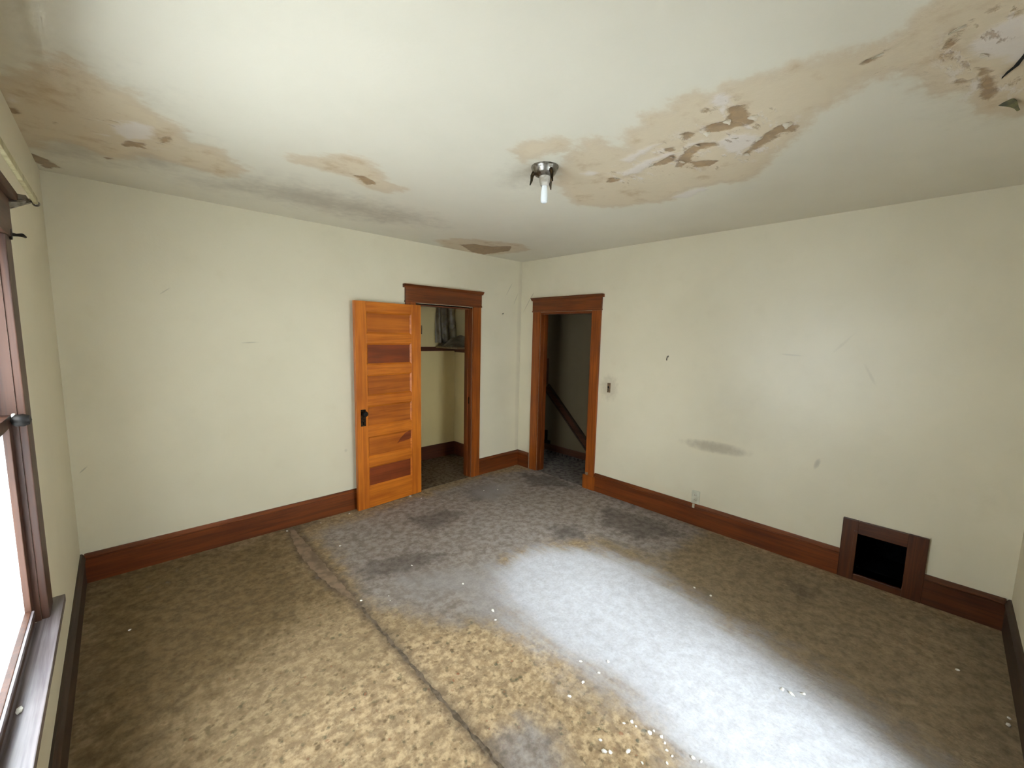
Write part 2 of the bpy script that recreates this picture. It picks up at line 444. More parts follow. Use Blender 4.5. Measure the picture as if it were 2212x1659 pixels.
M['flake_dark'] = plain('dark_torn_paper', lin(74, 76, 58), .8, c2=lin(120, 112, 70), nscale=25)
M['lath'] = plain('dark_gap_in_plaster', lin(34, 36, 32), .9)
M['ground'] = plain('pale_concrete_yard', lin(214, 216, 218), .9, c2=lin(196, 198, 200), nscale=3)
M['closet_floor'] = plain('brown_closet_carpet', lin(112, 96, 76), .95, spec=.1, c2=lin(80, 64, 44), ns=.5, nscale=26)
M['hall_floor'] = plain('grey_hall_carpet', lin(124, 116, 108), .95, spec=.1, c2=lin(92, 84, 78), ns=.5, nscale=18)


def wall_paint(name, base, extra=None, rough=.6, spec=.25):
    t = NT(name)
    big = t.noise(.9, 4)
    col = t.mix(t.ramp(big, .35, .7), base, tuple(a * b for a, b in zip(base, (.93, .925, .91, 1))))
    fine = t.noise(6, 5)
    col = t.mul(t.ramp(fine, .55, .8, 0, .12), col, (.75, .7, .6, 1))
    h = t.math('ADD', t.math('MULTIPLY', t.noise(2.5, 3), .8), t.math('MULTIPLY', t.noise(60, 3), .2))
    t.bump(h, .22, .012)
    if extra:
        col = extra(t, col)
    return t.base(col, rough, spec)


CREAM = lin(221, 211, 184)


def marks_right(t, col):
    n = t.math('MULTIPLY', t.noise(14, 4), 1.1)
    d = t.math('ADD', t.ellipse((1, 2), (-2.50, .768), (.33, .062), -.02), n)
    col = t.mix(t.ramp(d, .5, 1.6, .62, 0), col, lin(150, 136, 112))
    n2 = t.math('MULTIPLY', t.noise(26, 4), 1.4)
    d = t.math('ADD', t.ellipse((1, 2), (-1.375, 1.185), (.13, .16)), n2)
    col = t.mix(t.ramp(d, .5, 1.8, .5, 0), col, lin(170, 156, 132))
    for c, r, rot, k in (((-3.253, .80), (.02, .05), .3, .45), ((-3.33, 1.72), (.12, .012), -.9, .12), ((-3.50, 1.50), (.1, .012), 1.1, .14),
                         ((-3.02, 1.62), (.1, .008), .05, .2), ((-2.85, 1.1), (.5, .3), .2, .06)):
        d = t.math('ADD', t.ellipse((1, 2), c, r, rot), n)
        col = t.mix(t.ramp(d, .4, 1.6, k, 0), col, lin(140, 130, 112))
    # cracks over the hall doorway
    for c, r, rot in (((-.12, 2.13), (.16, .006), -.95), ((-.19, 2.22), (.05, .007), -.9)):
        d = t.math('ADD', t.ellipse((1, 2), c, r, rot), t.math('MULTIPLY', t.noise(30, 3), .8))
        col = t.mix(t.ramp(d, .4, 1.5, .45, 0), col, lin(130, 118, 100))
    return col


def marks_back(t, col):
    n = t.math('MULTIPLY', t.noise(18, 4), 1.0)
    for c, r, rot, k in (((-3.044, 1.62), (.07, .007), 0.05, .3), ((-4.035, .778), (.035, .006), .8, .5), ((-3.55, 1.98), (.05, .005), .7, .3),
                         ((-.22, 2.29), (.12, .007), 1.0, .35), ((-.10, 2.18), (.1, .007), 1.1, .35), ((-2.3, .6), (.02, .02), 0, .2)):
        d = t.math('ADD', t.ellipse((0, 2), c, r, rot), n)
        col = t.mix(t.ramp(d, .4, 1.5, k, 0), col, lin(126, 116, 98))
    # soft shade of the rounded far corner, painted as a darker band
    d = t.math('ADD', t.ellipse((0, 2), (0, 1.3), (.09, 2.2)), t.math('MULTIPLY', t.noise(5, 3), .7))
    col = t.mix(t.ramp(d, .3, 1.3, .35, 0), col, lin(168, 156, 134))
    return col


M['wall'] = wall_paint('cream_wall_paint', CREAM)
M['wall_right'] = wall_paint('cream_wall_paint_scuffed', CREAM, marks_right, .4, .6)
M['wall_back'] = wall_paint('cream_wall_paint_cracked', CREAM, marks_back)
M['closet_wall'] = wall_paint('yellowed_closet_paint', lin(232, 212, 156))
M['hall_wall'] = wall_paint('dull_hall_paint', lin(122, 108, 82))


def ceiling_mat():
    t = NT('stained_ceiling_plaster')
    base = lin(226, 219, 200)
    n1 = t.noise(7, 6, .62)
    n2 = t.noise(22, 5, .6)
    n3 = t.noise(3.0, 4)

    def field(a, w1, w2):
        s = t.math('ADD', t.attr(a), t.math('MULTIPLY', t.math('SUBTRACT', n1, .5), w1))
        return t.math('ADD', s, t.math('MULTIPLY', t.math('SUBTRACT', n2, .5), w2))
    col = t.mix(t.ramp(n3, .4, .75, 0, .25), base, lin(214, 208, 188))
    g = t.ramp(field('grey', 1.6, .6), -.5, 1.1, 0, .58)
    col = t.mix(g, col, lin(150, 138, 120))
    ns = t.noise(1.0, 5, .6, t.scale((5, 13, 1), rot=(0, 0, .75)))
    s = t.math('ADD', field('stain', 1.3, .6), t.math('MULTIPLY', t.math('SUBTRACT', ns, .5), 1.3))
    col = t.mix(t.ramp(s, -.6, .5, 0, .85), col, lin(216, 198, 168))
    rim = t.math('MULTIPLY', t.ramp(s, -.4, -.02), t.ramp(s, .02, .5, 1, 0))
    col = t.mix(t.math('MULTIPLY', rim, .22), col, lin(188, 156, 116))
    mott = t.math('MULTIPLY', t.ramp(s, 0, .5), t.ramp(n1, .5, .72))
    col = t.mix(t.math('MULTIPLY', mott, .6), col, lin(186, 158, 120))
    core = t.ramp(t.math('ADD', t.attr('core'), t.math('SUBTRACT', n3, .5)), -.5, .6)
    a1 = t.noise(1.0, 6, .62, t.scale((9, 22, 1), rot=(0, 0, .75)))
    a2 = t.noise(1.0, 6, .62, t.scale((8, 20, 1), (3.1, 1.7, 0), (0, 0, .75)))
    w = t.ramp(field('white', 1.4, 1.2), -.4, .4)
    w = t.math('MAXIMUM', w, t.math('MULTIPLY', core, t.ramp(a2, .54, .66)))
    col = t.mix(t.math('MULTIPLY', w, .8), col, lin(226, 216, 206))
    p = t.ramp(field('peel', 1.5, 1.5), -.2, .3)
    p = t.math('MAXIMUM', p, t.math('MULTIPLY', core, t.ramp(a1, .60, .68, 0, .8)))
    col = t.mix(t.math('MULTIPLY', p, .78), col, t.mix(t.ramp(n2, .4, .65), lin(160, 128, 88), lin(140, 112, 80)))
    h = t.math('ADD', t.math('MULTIPLY', p, -.7), t.math('MULTIPLY', w, .3))
    h = t.math('ADD', h, t.math('MULTIPLY', t.math('MULTIPLY', n1, t.ramp(s, -.2, .4)), .6))
    h = t.math('ADD', h, t.math('MULTIPLY', n3, .5))
    h = t.math('ADD', h, t.math('MULTIPLY', t.noise(70, 3), .08))
    t.bump(h, .4, .012)
    return t.base(col, .6, .3)


M['ceiling'] = ceiling_mat()


def carpet_mat():
    t = NT('worn_speckled_carpet')
    warp = t.noise(9, 3)
    # woven flecks: cream ground with brown, green and rust specks
    v = t.scale((1, 1, .1))
    a = t.voronoi(50, v, 'SMOOTH_F1')
    b = t.noise(26, 5, .65, v)
    c = t.noise(58, 3, .6, v)
    ground = t.mix(t.ramp(b, .38, .62), lin(204, 178, 140), lin(168, 142, 108))
    sp = t.n('ShaderNodeSeparateColor')
    t.link(a.outputs['Color'], sp.inputs[0])
    fl = t.math('MULTIPLY', t.ramp(sp.outputs[0], .50, .9), t.ramp(b, .36, .60))
    fleck = t.mix(t.ramp(sp.outputs[1], .45, .5), lin(104, 86, 62), lin(84, 88, 68))
    fleck = t.mix(t.ramp(sp.outputs[1], .82, .85), fleck, lin(150, 88, 60))
    col = t.mix(t.math('MULTIPLY', fl, .8), ground, fleck)
    bl = t.ramp(t.noise(17, 5, .65, v), .44, .60)
    col = t.mix(t.math('MULTIPLY', bl, .55), col, lin(134, 112, 86))
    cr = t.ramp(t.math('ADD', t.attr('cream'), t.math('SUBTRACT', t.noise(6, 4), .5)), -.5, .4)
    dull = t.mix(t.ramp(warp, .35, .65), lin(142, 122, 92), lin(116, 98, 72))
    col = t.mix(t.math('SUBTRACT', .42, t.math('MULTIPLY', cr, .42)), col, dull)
    n1 = t.noise(5, 5, .62)
    n2 = t.noise(16, 5, .65)
    n3 = t.noise(60, 4, .6)
    ns = t.noise(1.0, 4, .6, t.scale((9, 1.6, 1), rot=(0, 0, -.12)))

    def field(a_, w1, w2, w3=0.0):
        s = t.math('ADD', t.attr(a_), t.math('MULTIPLY', t.math('SUBTRACT', n1, .5), w1))
        if w3:
            s = t.math('ADD', s, t.math('MULTIPLY', t.math('SUBTRACT', ns, .5), w3))
        return t.math('ADD', s, t.math('MULTIPLY', t.math('SUBTRACT', n2, .5), w2))
    col = t.mix(t.ramp(field('worn', 1.2, .8), -.5, .5, 0, .7), col, t.mix(t.ramp(n2, .35, .65), lin(146, 130, 106), lin(114, 100, 80)))
    col = t.mix(t.ramp(field('brown', 1.3, .8), -.8, .8, 0, .8), col, t.mix(t.ramp(n2, .35, .65), lin(120, 98, 66), lin(88, 72, 46)))  # brown tint paints in the shade below the left window sill
    col = t.mix(t.ramp(field('grime', 1.4, .9, 1.0), -.6, .4, 0, .88), col, t.mix(t.ramp(n2, .35, .65), lin(165, 156, 149), lin(128, 118, 111)))
    col = t.mix(t.ramp(field('dark', 1.4, 1.2, 1.2), -.9, .9, 0, .5), col, lin(76, 66, 60))
    col = t.mix(t.ramp(field('dust_glare_soft', 1.2, 1.0, 1.6), -.7, .7, 0, .62), col, lin(164, 158, 156))  # thinner dust, with some of the streak's glare painted in
    col = t.mix(t.ramp(field('dust_glare', 1.0, .9, 1.7), -.7, .6, 0, .82), col, t.mix(t.ramp(n2, .3, .7), lin(206, 207, 211), lin(186, 185, 188)))  # plaster dust, whitened further to carry the daylight glare of the streak
    col = t.mul(t.ramp(n3, .35, .75, 0, .3), col, (.6, .57, .52, 1))
    h = t.math('ADD', t.math('MULTIPLY', c, .5), t.math('MULTIPLY', n3, .5))
    t.bump(h, .55, .006)
    return t.base(col, .95, .08)


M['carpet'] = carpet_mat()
M['strip'] = plain('pale_carpet_backing', lin(142, 120, 98), .95, spec=.1, c2=lin(118, 100, 80), nscale=14)
M['underlay'] = plain('matted_underlay', lin(124, 108, 90), .95, spec=.1, c2=lin(98, 86, 70), ns=.4, nscale=30)


def glass_mat():
    t = NT('dusty_window_glass')
    out = t.t.nodes['Material Output']
    tr = t.n('ShaderNodeBsdfTransparent')
    tr.inputs[0].default_value = (.93, .96, .97, 1)
    gl = t.n('ShaderNodeBsdfGlossy')
    gl.inputs['Roughness'].default_value = .03
    fr = t.n('ShaderNodeFresnel')
    fr.inputs[0].default_value = 1.45
    mx = t.n('ShaderNodeMixShader')
    t.link(fr.outputs[0], mx.inputs[0])
    t.link(tr.outputs[0], mx.inputs[1])
    t.link(gl.outputs[0], mx.inputs[2])
    t.link(mx.outputs[0], out.inputs[0])
    return t.m


M['glass'] = glass_mat()


def winter_film():
    t = NT('cloudy_window_film')
    out = t.t.nodes['Material Output']
    tl = t.n('ShaderNodeBsdfTranslucent')
    t.put(tl.inputs[0], t.mix(t.ramp(t.noise(6, 4), .35, .7), (.90, .92, .93, 1), (.82, .85, .86, 1)))
    tr = t.n('ShaderNodeBsdfTransparent')
    tr.inputs[0].default_value = (.93, .96, .97, 1)
    mx = t.n('ShaderNodeMixShader')
    mx.inputs[0].default_value = .5
    t.link(tl.outputs[0], mx.inputs[1])
    t.link(tr.outputs[0], mx.inputs[2])
    t.link(mx.outputs[0], out.inputs[0])
    return t.m


M['window_film'] = winter_film()


def film_mat():
    t = NT('cloudy_plastic_film')
    out = t.t.nodes['Material Output']
    t.base(t.mix(t.ramp(t.noise(9, 4), .35, .65), lin(132, 122, 104), lin(92, 82, 64)), .28, .5)
    tr = t.n('ShaderNodeBsdfTransparent')
    mx = t.n('ShaderNodeMixShader')
    mx.inputs[0].default_value = .72
    t.link(tr.outputs[0], mx.inputs[1])
    t.link(t.bsdf.outputs[0], mx.inputs[2])
    t.link(mx.outputs[0], out.inputs[0])
    return t.m


M['film'] = film_mat()


# ================================================================ stain fields
def sdist(px, py, poly):
    """signed distance (positive inside) from points to a polygon"""
    n = len(poly)
    d = np.full(px.shape, 1e9)
    inside = np.zeros(px.shape, bool)
    for i in range(n):
        x0, y0 = poly[i]
        x1, y1 = poly[(i + 1) % n]
        ex, ey = x1 - x0, y1 - y0
        L = ex * ex + ey * ey + 1e-12
        t = np.clip(((px - x0) * ex + (py - y0) * ey) / L, 0, 1)
        d = np.minimum(d, np.hypot(px - x0 - t * ex, py - y0 - t * ey))
        c = ((y0 > py) != (y1 > py)) & (px < ex * (py - y0) / (ey if abs(ey) > 1e-9 else 1e-9) + x0)
        inside ^= c
    return np.where(inside, d, -d)


def grid_mesh(name, xs, ys, zfun, fields, mat, parent, flip=False):
    """xs: function (u in 0..1, y) -> x, or an array"""
    nx, ny = len(xs), len(ys)
    X, Y = np.meshgrid(xs, ys)
    X, Y = X.astype(float), Y.astype(float)
    attrs = {}
    for k, (polys, soft) in fields.items():
        best = np.full(X.shape, -1.0)
        for p in polys:
            best = np.maximum(best, np.clip(sdist(X, Y, p) / soft, -1, 1))
        attrs[k] = best
    X, Y, Z = zfun(X, Y, attrs)
    me = bpy.data.meshes.new(name)
    idx = np.arange(nx * ny).reshape(ny, nx)
    q = np.stack([idx[:-1, :-1], idx[:-1, 1:], idx[1:, 1:], idx[1:, :-1]], -1).reshape(-1, 4)
    if flip:
        q = q[:, ::-1]
    me.vertices.add(nx * ny)
    me.vertices.foreach_set('co', np.stack([X, Y, Z], -1).reshape(-1))
    me.loops.add(q.size)
    me.loops.foreach_set('vertex_index', q.reshape(-1).astype(np.int32))
    me.polygons.add(len(q))
    me.polygons.foreach_set('loop_start', (np.arange(len(q)) * 4).astype(np.int32))
    me.polygons.foreach_set('use_smooth', np.ones(len(q), bool))
    me.update()
    for k, a in attrs.items():
        at = me.attributes.new(k, 'FLOAT', 'POINT')
        at.data.foreach_set('value', a.reshape(-1).astype(np.float32))
    me.materials.append(mat)
    me.validate()
    o = bpy.data.objects.new(name, me)
    COL.objects.link(o)
    if parent is not None:
        o.parent = parent
    return o


# ================================================================ the room shell
def wall(name, axis, lo, hi, a, b, holes, mat, z1=HC, label=None):
    """wall slab between lo..hi on `axis`, running a..b on the other, with rectangular holes (s0,s1,z0,z1)"""
    ss = sorted({a, b} | {h[0] for h in holes} | {h[1] for h in holes})
    lst = []
    for s0, s1 in zip(ss, ss[1:]):
        cut = sorted((h[2], h[3]) for h in holes if h[0] <= s0 + 1e-6 and h[1] >= s1 - 1e-6)
        z = 0.0
        for c0, c1 in cut + [(z1, z1)]:
            if c0 > z + 1e-6:
                lst.append(((lo, s0, z), (hi, s1, c0)) if axis == 0 else ((s0, lo, z), (s1, hi, c0)))
            z = max(z, c1)
    o = boxes(name, lst, mat, kind='structure')
    if label:
        o['label'] = label
    return o


CD = (-1.549, -.795)          # closet opening (x)
HD = (-1.125, -.345)          # hall opening (y)
VO = (-3.80, -3.54, .05, .355)  # vent opening (y0,y1,z0,z1)

floor = boxes('floor', [((XL - .3, YF - .3, -.2), (0.0, 0.0, -.008))], M['underlay'], kind='structure',
              label='matted brown underlay below the worn carpet')
wall_back = wall('wall_back', 1, 0.0, WT, XL - .14, WT, [(CD[0], CD[1], 0, 2.02)], M['wall_back'], label='cream plaster wall with the closet opening')
wall_right = wall('wall_right', 0, 0.0, WT, YF - .14, 0.0, [(HD[0], HD[1], 0, 2.01), VO], M['wall_right'],
                  label='cream plaster wall with the hall doorway and floor vent')
wall_left = wall('wall_left', 0, XL - .14, XL, YF, 0.0, [(W1['a'], W1['b'], W1['z0'] - .02, W1['z1'] + .02)], M['wall'],
                 label='cream plaster wall holding the left window')
wall_front = wall('wall_front', 1, YF - .14, YF, XL - .14, 0.0, [(W2['a'], W2['b'], W2['z0'] - .02, W2['z1'] + .02)], M['wall'],
                  label='cream plaster wall beside the camera, closing the right edge')
outside = boxes('outside_ground', [((-40, -40, -3.6), (30, 30, -3.5))], M['ground'], kind='structure', label='pale yard far below the windows')

# ceiling: plaster skin with recessed peeled patches, slab above
def ceil_z(X, Y, A):
    Z = np.full(X.shape, HC)
    Z = Z + .004 * np.clip(A['peel'] + .3, 0, 1) - .002 * np.clip(A['white'] + .2, 0, 1)
    Z = Z - .003 * np.sin(X * 2.1 + 1) * np.sin(Y * 1.7)
    return X, Y, Z


ceiling = boxes('ceiling', [((XL - .14, YF - .14, HC + .01), (1.3, 1.4, HC + .15))], M['ceiling'], kind='structure',
                label='stained cream ceiling with peeling water damaged patches')
cg = grid_mesh('plaster_skin', np.linspace(XL - .02, .02, 290), np.linspace(YF - .02, .02, 300), ceil_z,
               {k: (v, s) for (k, v), s in zip(CEIL.items(), (.12, .035, .05, .1, .35))}, M['ceiling'], ceiling, flip=True)

# curled paint hanging at the edges of the peeled patches
def flake(cx, cy, L, w, rot, drop, mat, thick=.0015):
    bm = bmesh.new()
    n = 6
    rows = []
    for i in range(n + 1):
        s = i / n
        wi = w * (.55 + .45 * math.sin(math.pi * min(1, s + .15))) * (1 - .5 * s)
        z = -drop * s ** 1.7
        x = L * s * (1 - .25 * s)
        rows.append([bm.verts.new((x, wi * k * (1 + .2 * math.sin(5 * s + k)), z + .004 * k * k)) for k in (-.5, 0, .5)])
    for r0, r1 in zip(rows, rows[1:]):
        for k in range(2):
            bm.faces.new((r0[k], r0[k + 1], r1[k + 1], r1[k]))
    ext = bmesh.ops.extrude_face_region(bm, geom=bm.faces[:])
    bmesh.ops.translate(bm, verts=[v for v in ext['geom'] if isinstance(v, bmesh.types.BMVert)], vec=(0, 0, thick))
    o = obj('paint_flake', bm, mat, ceiling, smooth=True)
    o.location = (cx, cy, HC + .0005)
    o.rotation_euler = (0, 0, rot)
    return o


for f in FLAKES:
    flake(*f[:6], M[f[6]])
# torn gap where a strip of ceiling paper has come away, by the right edge of the view
bm = bmesh.new()
gp = GASH
for i in range(len(gp) - 1):
    pass
L_ = [(x + .004, y + 0.006 * w) for (x, y), w in zip(gp, (.1, .8, 1, .8, .4))] + [(x - .004, y - 0.006 * w) for (x, y), w in reversed(list(zip(gp, (.1, .8, 1, .8, .4))))]
bm_prism(bm, L_, 2, HC - .006, HC + .004)
obj('torn_paper_edge', bm, M['lath'], ceiling, label='dark torn strip of ceiling paper')

# carpet in two widths meeting at a seam, over the underlay
def carpet_l(X, Y, A):
    e = -2.817 - .078 * np.clip(np.sin(np.pi * np.clip((-Y - .02) / 1.34, 0, 1)), 0, 1) ** .8
    e = e + .004 * np.sin(Y * 41) + .003 * np.sin(Y * 97 + 1)
    u = (X - (XL - .02)) / (-2.82 - (XL - .02))
    X2 = (XL - .02) + u * (e - (XL - .02))
    near = np.clip((X2 - e + .07) / .07, 0, 1)
    A['dark'][:] = np.maximum(A['dark'], near * 1.7 - 1)
    Z = .003 * np.sin(X * 9 + Y * 5) * np.sin(Y * 7) * .5 - .004 * near ** 3
    return X2, Y, Z


def carpet_r(X, Y, A):
    e = -2.800 + .004 * np.sin(Y * 37) + .003 * np.sin(Y * 83)
    u = (X - (-2.80)) / (.0 + 2.80)
    X2 = e + u * (0.0 - e)
    near = np.clip((e + .07 - X2) / .07, 0, 1)
    A['dark'][:] = np.maximum(A['dark'], near * 1.7 - 1)
    Z = .003 * np.sin(X * 8 + Y * 4) * np.sin(Y * 6 + 1) * .5 - .004 * near ** 3
    return X2, Y, Z


SOFT = dict(dust_glare=.18, dust_glare_soft=.2, grime=.2, dark=.08, worn=.25, cream=.25, brown=.35)
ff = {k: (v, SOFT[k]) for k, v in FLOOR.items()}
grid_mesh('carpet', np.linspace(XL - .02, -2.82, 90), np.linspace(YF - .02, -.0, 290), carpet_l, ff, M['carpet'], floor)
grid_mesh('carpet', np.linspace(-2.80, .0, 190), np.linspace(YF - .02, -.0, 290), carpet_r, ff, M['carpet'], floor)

boxes('backing_strip', [((-2.92, -1.40, -.008), (-2.795, -.02, -.005))], M['strip'], floor, label='pale backing strip bared where the carpet seam gapes')

# baseboards: flat board with a moulded cap
def baseboard_prof(bm, axis, at, sgn, s0, s1, h=BH, t=BT):
    p = [(at, 0.0), (at + sgn * t, 0.0), (at + sgn * t, h - .035), (at + sgn * (t + .006), h - .03), (at + sgn * (t + .006), h - .022), (at + sgn * t * .8, h - .01), (at + sgn * t * .45, h), (at, h)]
    if axis == 0:                      # runs along x: outline in (y, z)
        bm_prism(bm, p, 0, s0, s1)
    else:                              # runs along y: outline in (x, z)
        bm_prism(bm, p, 1, s0, s1)


def baseboard(name, axis, at, sgn, runs, mat, label):
    if len(runs) == 1:
        bm = bmesh.new()
        baseboard_prof(bm, axis, at, sgn, *runs[0])
        return obj(name, bm, mat, kind='structure', label=label)
    e = empty(name, kind='structure', label=label)
    for k, r in enumerate(runs):
        bm = bmesh.new()
        baseboard_prof(bm, axis, at, sgn, *r)
        obj('board', bm, mat[k] if isinstance(mat, tuple) else mat, e)
    return e


baseboard('baseboard_back', 0, 0.0, -1, [(XL + BT, CD[0] - .115), (CD[1] + .115, -.0)], M['trim_x'], 'dark varnished baseboard under the closet wall')
baseboard('baseboard_right', 1, 0.0, -1, [(-.205, -.0 - BT), (-3.449, -1.25), (YF + BT, -3.90)], (M['trim_y'], M['trim_y'], M['vent_y']), 'dark varnished baseboard along the right wall')  # darker wood on the last run paints in the corner's light falloff
baseboard('baseboard_left', 1, XL, 1, [(YF + BT, -.0)], M['dark_y'], 'dark baseboard under the left window')  # very dark wood puts the shade below the sill into its colour
baseboard('baseboard_front', 0, YF, 1, [(XL, 0.0)], M['dark_x'], 'dark baseboard in shadow at the right edge')  # very dark wood also carries the dimness of the near corner

# ---------------------------------------------------------------- door surrounds
def surround(name, axis, s0, s1, label, head_z, top_z, jamb_depth, plinth=None):
    """flat casings, head board, cap moulding and jambs around an opening s0..s1; room side is negative"""
    e = empty(name, kind='structure', label=label)
    cw, T = .115, .02

    def B(sa, sb, da, db, za, zb):
        return ((sa, da, za), (sb, db, zb)) if axis == 0 else ((da, sa, za), (db, sb, zb))
    z_, h_ = M['casing_z'], M['trim_x'] if axis == 0 else M['trim_y']
    boxes('casing', [B(s0 - cw, s0, -T, 0, 0, head_z)], z_, e, .003)
    boxes('casing', [B(s1, s1 + cw, -T, 0, 0, head_z)], z_, e, .003)
    boxes('head_board', [B(s0 - cw - .004, s1 + cw + .004, -T - .004, 0, head_z, top_z - .03)], h_, e, .003)
    bm = bmesh.new()
    p = [(0.0, top_z - .035), (-.026, top_z - .035), (-.03, top_z - .025), (-.046, top_z - .006), (-.046, top_z), (0.0, top_z)]
    bm_prism(bm, p, axis, s0 - cw - .024, s1 + cw + .024)
    obj('cap_moulding', bm, h_, e)
    bm = bmesh.new()
    bm_box(bm, *B(s0 - cw - .008, s1 + cw + .008, -T - .009, 0, head_z - .004, head_z + .012), bevel=.003)
    obj('bead', bm, h_, e)
    j = .019
    boxes('jamb', [B(s0 - .001, s0 + j, 0, jamb_depth, 0, head_z - .01)], M['trim_z'], e, .002)
    boxes('jamb', [B(s1 - j, s1 + .001, 0, jamb_depth, 0, head_z - .01)], M['trim_z'], e, .002)
    boxes('head_jamb', [B(s0, s1, 0, jamb_depth, head_z - .03, head_z - .005)], h_, e, .002)
    boxes('door_stop', [B(s0 + j, s0 + j + .012, .045, .08, 0, head_z - .03)], M['trim_z'], e, .002)
    boxes('door_stop', [B(s1 - j - .012, s1 - j, .045, .08, 0, head_z - .03)], M['trim_z'], e, .002)
    return e


t1 = surround('trim_1', 0, CD[0], CD[1], 'brown wooden surround of the closet opening', 2.04, 2.215, WT)
t2 = surround('trim_2', 1, HD[0], HD[1], 'brown wooden surround of the hall doorway', 2.015, 2.185, WT)
# broken foot of the right hall casing
boxes('plinth', [((-.031, -1.262, 0), (-.0, -1.098, .16))], M['casing_z'], t2, .004)
boxes('splinter', [((-.024, -1.165, .162), (-.019, -1.13, .19))], M['strip'], t2, label='pale bare chip in the casing foot')
# strike plate on the closet jamb
boxes('strike_plate', [((CD[1] - .0205, .018, .90), (CD[1] - .018, .042, .98))], M['dark_metal'], t1, label='small dark metal strike plate')

# ---------------------------------------------------------------- closet
cl = empty('closet', kind='structure', label='closet interior with yellowed walls behind the open door')
CX0, CX1, CY1 = -1.75, -.37, .935
boxes('closet_wall', [((CX0, CY1, 0), (CX1 + .1, CY1 + .1, HC))], M['closet_wall'], cl)
boxes('closet_wall', [((CX1, WT, 0), (CX1 + .1, CY1, HC))], M['closet_wall'], cl)
boxes('closet_wall', [((CX0 - .1, WT, 0), (CX0, CY1 + .1, HC))], M['closet_wall'], cl)
boxes('closet_wall', [((CX0, WT, 0), (CD[0], WT + .012, HC))], M['closet_wall'], cl)
boxes('closet_wall', [((CD[1], WT, 0), (CX1, WT + .012, HC))], M['closet_wall'], cl)
boxes('closet_wall', [((CD[0], WT, 2.05), (CD[1], WT + .012, HC))], M['closet_wall'], cl)
boxes('closet_floor', [((CX0 - .1, 0.0, -.1), (CX1 + .1, CY1 + .1, .004))], M['closet_floor'], cl)
boxes('closet_baseboard', [((CX0, CY1 - .018, .004), (CX1, CY1, .19))], M['closet_wood'], cl, .003)
boxes('closet_baseboard', [((CX1 - .018, WT + .012, .004), (CX1, CY1 - .018, .19))], M['closet_wood'], cl, .003)

sh = empty('closet_shelf', (CX1, CY1, 1.5), label='short pale shelf board on dark cleats inside the closet', category='shelf')
def local(lst, o):
    return [(tuple(a - b for a, b in zip(lo, o)), tuple(a - b for a, b in zip(hi, o))) for lo, hi in lst]
o_ = (CX1, CY1, 1.5)
boxes('board', local([((-.70, .42, 1.530), (CX1, CY1 - .022, 1.552))], o_), M['shelf'], sh, .002)
boxes('cleat', local([((CX0, CY1 - .022, 1.488), (CX1, CY1, 1.545))], o_), M['closet_wood'], sh, .002, label='long dark cleat across the closet back wall')
boxes('cleat', local([((CX1 - .022, .2, 1.472), (CX1, CY1 - .022, 1.529))], o_), M['closet_wood'], sh, .002)

# crumpled film on the shelf and a sheet of it hanging behind
def crumple(nx, ny, fx, mat, name, **tags):
    bm = bmesh.new()
    rows = [[bm.verts.new(fx(i / (nx - 1), j / (ny - 1))) for i in range(nx)] for j in range(ny)]
    for r0, r1 in zip(rows, rows[1:]):
        for k in range(nx - 1):
            bm.faces.new((r0[k], r0[k + 1], r1[k + 1], r1[k]))
    return obj(name, bm, mat, smooth=True, **tags)


rnd = random.Random(7)
PH = [(rnd.uniform(5, 22), rnd.uniform(5, 22), rnd.uniform(0, 6), rnd.uniform(.3, 1)) for _ in range(9)]
def rough2(u, v):
    return sum(a * math.sin(p * u + q * v + r) for p, q, r, a in PH) / 4
def heap(u, v):
    d = math.sin(math.pi * u) ** .6 * math.sin(math.pi * v) ** .6
    return (-.72 + .34 * u + .02 * rough2(v * 2, u), .45 + .42 * v + .02 * rough2(u, v * 2), 1.554 + max(0, d * (.07 + .09 * u) * (1 + .55 * rough2(u, v))))
crumple(34, 34, heap, M['film'], 'plastic_heap', label='crumpled heap of cloudy grey plastic on the closet shelf', category='plastic sheet')
def drape(u, v):
    return (-.70 + .30 * u - .03 * (1 - v) * math.sin(3 * u + 1), .885 + .02 * math.sin(18 * u + 3 * v) + .01 * rough2(u, v), 1.60 + .52 * v)
crumple(30, 20, drape, M['film'], 'plastic_sheet', label='dim brown plastic sheet hanging above the closet shelf', category='plastic sheet')

# ---------------------------------------------------------------- hall beyond the doorway
hl = empty('hall', kind='structure', label='dim stair hall seen through the right doorway')
HX = .86
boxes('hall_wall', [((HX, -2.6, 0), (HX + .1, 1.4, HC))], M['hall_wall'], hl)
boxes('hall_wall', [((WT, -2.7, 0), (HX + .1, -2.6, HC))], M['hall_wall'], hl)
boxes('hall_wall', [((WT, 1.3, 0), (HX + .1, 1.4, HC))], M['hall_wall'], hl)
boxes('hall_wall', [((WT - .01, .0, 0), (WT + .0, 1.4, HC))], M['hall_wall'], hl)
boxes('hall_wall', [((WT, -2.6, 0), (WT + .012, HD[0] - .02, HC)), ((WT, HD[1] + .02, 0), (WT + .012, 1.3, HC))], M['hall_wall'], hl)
boxes('hall_floor', [((0.0, -2.7, -.15), (HX + .1, 1.4, .002))], M['hall_floor'], hl)
boxes('hall_baseboard', [((HX - .018, -2.6, .002), (HX, 1.3, .098))], M['hall_wood'], hl, .003)
# slanted plaster soffit of the upper flight, top right of the doorway
bm = bmesh.new()
bm_prism(bm, [(-.30, HC), (-.46, 1.62), (-1.4, 1.62), (-1.4, HC)], 0, HX - .05, HX)
obj('stair_soffit', bm, M['hall_wall'], hl)

